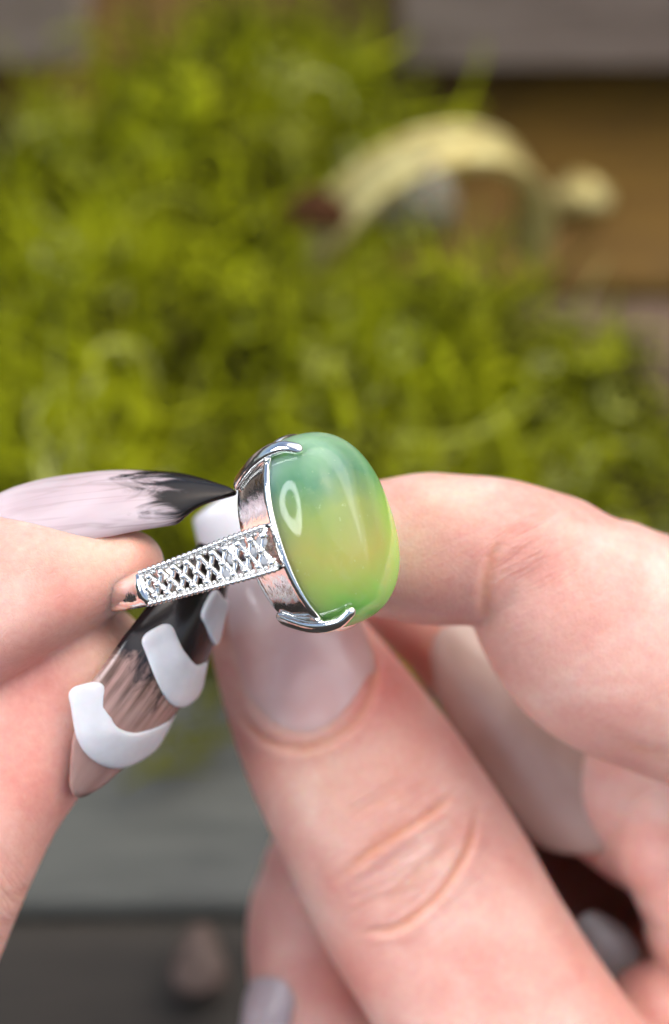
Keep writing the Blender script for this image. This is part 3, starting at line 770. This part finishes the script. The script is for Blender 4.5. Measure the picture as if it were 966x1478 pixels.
# hand from the right: thumb behind the ring, index curled over the back of the stone
TZ = -27
rparts = [
    digit([(380, 868, -26, 92, 5.6), (425, 955, -27, 118, 7.0), (480, 1055, -28, 141, 8.0), (545, 1165, -29, 156, 8.6), (610, 1280, -30, 165, 8.8), (672, 1385, -30, 163, 8.8), (735, 1490, -30, 168, 9.2), (830, 1650, -30, 190, 10.5), (980, 1860, -30, 240, 13), (1160, 2080, -32, 300, 14)], 95, 140, n=130, nside=48, sq=2.35),
    # index: end joint, then the thicker middle joint that bulges over it
    digit([(552, 792, -12.5, 100, 6.0), (610, 792, -13, 110, 6.6), (668, 794, -13.5, 109, 6.8), (725, 798, -14, 108, 7.0), (790, 820, -15, 112, 7.0)], 62, 60, n=60, nside=44),
    digit([(768, 800, -15, 112, 7.6), (812, 855, -15.3, 146, 8.8), (880, 915, -17, 168, 9.6), (966, 955, -19, 167, 9.8), (1080, 1005, -22, 165, 9.8), (1240, 1090, -26, 172, 10.2), (1420, 1200, -32, 190, 11)], 60, 120, n=90, nside=48, sq=2.3),
    # middle finger behind
    digit([(770, 1065, -40, 74, 5.0), (835, 1120, -41, 88, 6.4), (930, 1170, -42, 112, 7.5), (1080, 1230, -44, 135, 8.5), (1300, 1330, -46, 165, 9.5)], 62, 90, n=70, nside=36),
    digit([(560, 850, -42, 60, 4), (650, 935, -48, 66, 5), (730, 1020, -48, 72, 5.5), (830, 1110, -46, 85, 6)], 40, 60, n=50, nside=28),
    # ring finger knuckle at the right edge
    digit([(962, 1222, -36, 80, 7.0), (1010, 1265, -37, 105, 8), (1090, 1330, -40, 130, 8.6), (1250, 1420, -44, 150, 9)], 82, 90, n=60, nside=36),
    digit([(975, 1290, -38, 40, 5), (985, 1350, -38, 52, 6), (1050, 1400, -40, 75, 7), (1180, 1450, -42, 110, 8)], 40, 90, n=50, nside=30),
    digit([(950, 1462, -38, 72, 6.4), (1010, 1500, -39, 95, 7.4), (1100, 1560, -42, 120, 8), (1260, 1640, -46, 150, 9)], 72, 90, n=50, nside=32),
    # little finger curled under the thumb
    digit([(448, 1268, -47, 72, 6.0), (440, 1330, -47, 84, 7.0), (452, 1420, -47, 92, 7.6), (490, 1520, -47, 100, 8.0), (580, 1660, -46, 112, 8.4), (760, 1800, -44, 150, 9), (1000, 1900, -42, 200, 11)], 92, 120, n=90, nside=36),
    # palm and wrist
    digit([(1330, 1150, -42, 150, 11), (1330, 1400, -48, 300, 12), (1240, 1750, -46, 420, 13), (1260, 2100, -42, 360, 14), (1330, 2500, -40, 270, 14)], 90, None, n=60, nside=36),
] + [sweep(np.array([P(840 + 178 * math.cos(a), 1295 + 178 * math.sin(a), z) for z in (-44, -52, -60, -68, -75)]), [3.5, 6, 7, 7, 6], [3.5, 6, 7, 7, 6], 18, (1, 0, 0)) for a in np.linspace(0, 2 * math.pi, 12, endpoint=False)] + [  # unseen ring of walls added behind the fingers to keep light out of the pocket
    digit([(690, 1200, -76, 120, 5), (780, 1290, -77, 200, 5), (900, 1300, -77, 200, 5), (1020, 1330, -74, 200, 6), (1200, 1400, -62, 220, 9)], 60, 90, n=50, nside=30),
]
co, fa, nf = fuse(rparts)
co = relax(co, fa, [(780, 750, 62, -30, 5), (840, 800, 55, -30, 5)])
RC = [([(486, 1268), (545, 1222), (610, 1182), (662, 1142)], 5.5, .34, -26, 0),
      ([(520, 1345), (575, 1338), (632, 1292), (672, 1232), (690, 1170)], 5.5, .30, -26, 0),
      ([(520, 1300), (570, 1290), (628, 1240), (655, 1196)], 8, .13, -26, 0),
      ([(505, 1240), (560, 1196), (610, 1165)], 7, .10, -26, 0), ([(470, 1200), (530, 1165), (600, 1130)], 8, .07, -26, 0),
      ([(542, 925), (540, 985), (517, 1037), (472, 1070), (427, 1080), (377, 1064), (338, 1020)], 6, .22, -26, 0),
      ([(728, 765), (708, 812), (700, 870), (706, 915)], 7, .22, -40, 0),
      ([(800, 700), (780, 735), (790, 790)], 9, .05, -40, 0), ([(840, 720), (820, 760), (830, 830), (860, 870)], 10, .06, -40, 0), ([(760, 690), (800, 705), (850, 735)], 7, .06, -40, 0),
      ([(880, 1060), (930, 1085), (990, 1095)], 9, .12, -40, 0)]
co, at_ = detail(co, nf, RC, [(560, 975, 85, .95), (605, 1065, 75, .5), (380, 1120, 60, .4), (600, 860, 60, .45), (660, 905, 50, .35), (840, 980, 80, .22), (500, 1420, 60, .6), (940, 1450, 70, .35), (640, 1450, 120, .12), (770, 1250, 60, .2)],
                 [(590, 800, 50, .5), (470, 1120, 70, .4), (560, 1100, 60, .3), (640, 720, 60, .3)], [(585, 1235, 95), (760, 780, 60)])
fl_ = np.column_stack([co @ nrm(np.array([.5, -.87, 0])), co @ nrm(np.array([.87, .5, .1])), co[:, 2]])
right_hand = tag(empty('hand', shot=P(1330, 2500, -40)), 'hand at right, thumb with pale nail behind the ring and index finger bent', 'hand', 'hands holding the ring')
mk('skin', co, fa, SKIN, right_hand, dict(at_, fl=fl_))
nail('nail', [(448, 1072, -20.6), (430, 990, -19.5), (404, 900, -19.3), (364, 812, -19.8), (316, 722, -21.0)], [(-.10, -.05, 1), (-.16, .06, 1)], [6.7, 7.2, 6.7, 5.7, 3.4], .54, nail_mat('blush_nail', 'blush'), right_hand, cut=.11, tip='coffin')[0]['label'] = 'long pale blush thumb nail behind the ring'
nail('nail', [(915, 1205, -36.5), (785, 1075, -34.2), (705, 985, -34.6), (640, 905, -36.5)], [(.2, .1, 1), (.1, .15, 1)], [7.4, 6.8, 5.3, 3.4], .5, nail_mat('milky_nail', 'milky'), right_hand)[0]['label'] = 'long milky grey nail between thumb and index finger'
nail('nail', [(905, 1410, -40), (875, 1370, -39.5), (838, 1322, -40)], [(-.2, .2, 1), (-.2, .2, 1)], [2.9, 2.9, 1.6], .5, nail_mat('grey_nail', 'grey'), right_hand)[0]['label'] = 'small grey nail tip in the dark fold of the hand'
nail('nail', [(392, 1398, -41.5), (370, 1455, -41), (354, 1535, -41.5)], [(-.75, .1, .66), (-.75, .1, .66)], [3.2, 3.6, 2.6], .5, nail_mat('lilac_nail', 'lilac'), right_hand)[0]['label'] = 'pale lilac nail of the finger below the thumb'
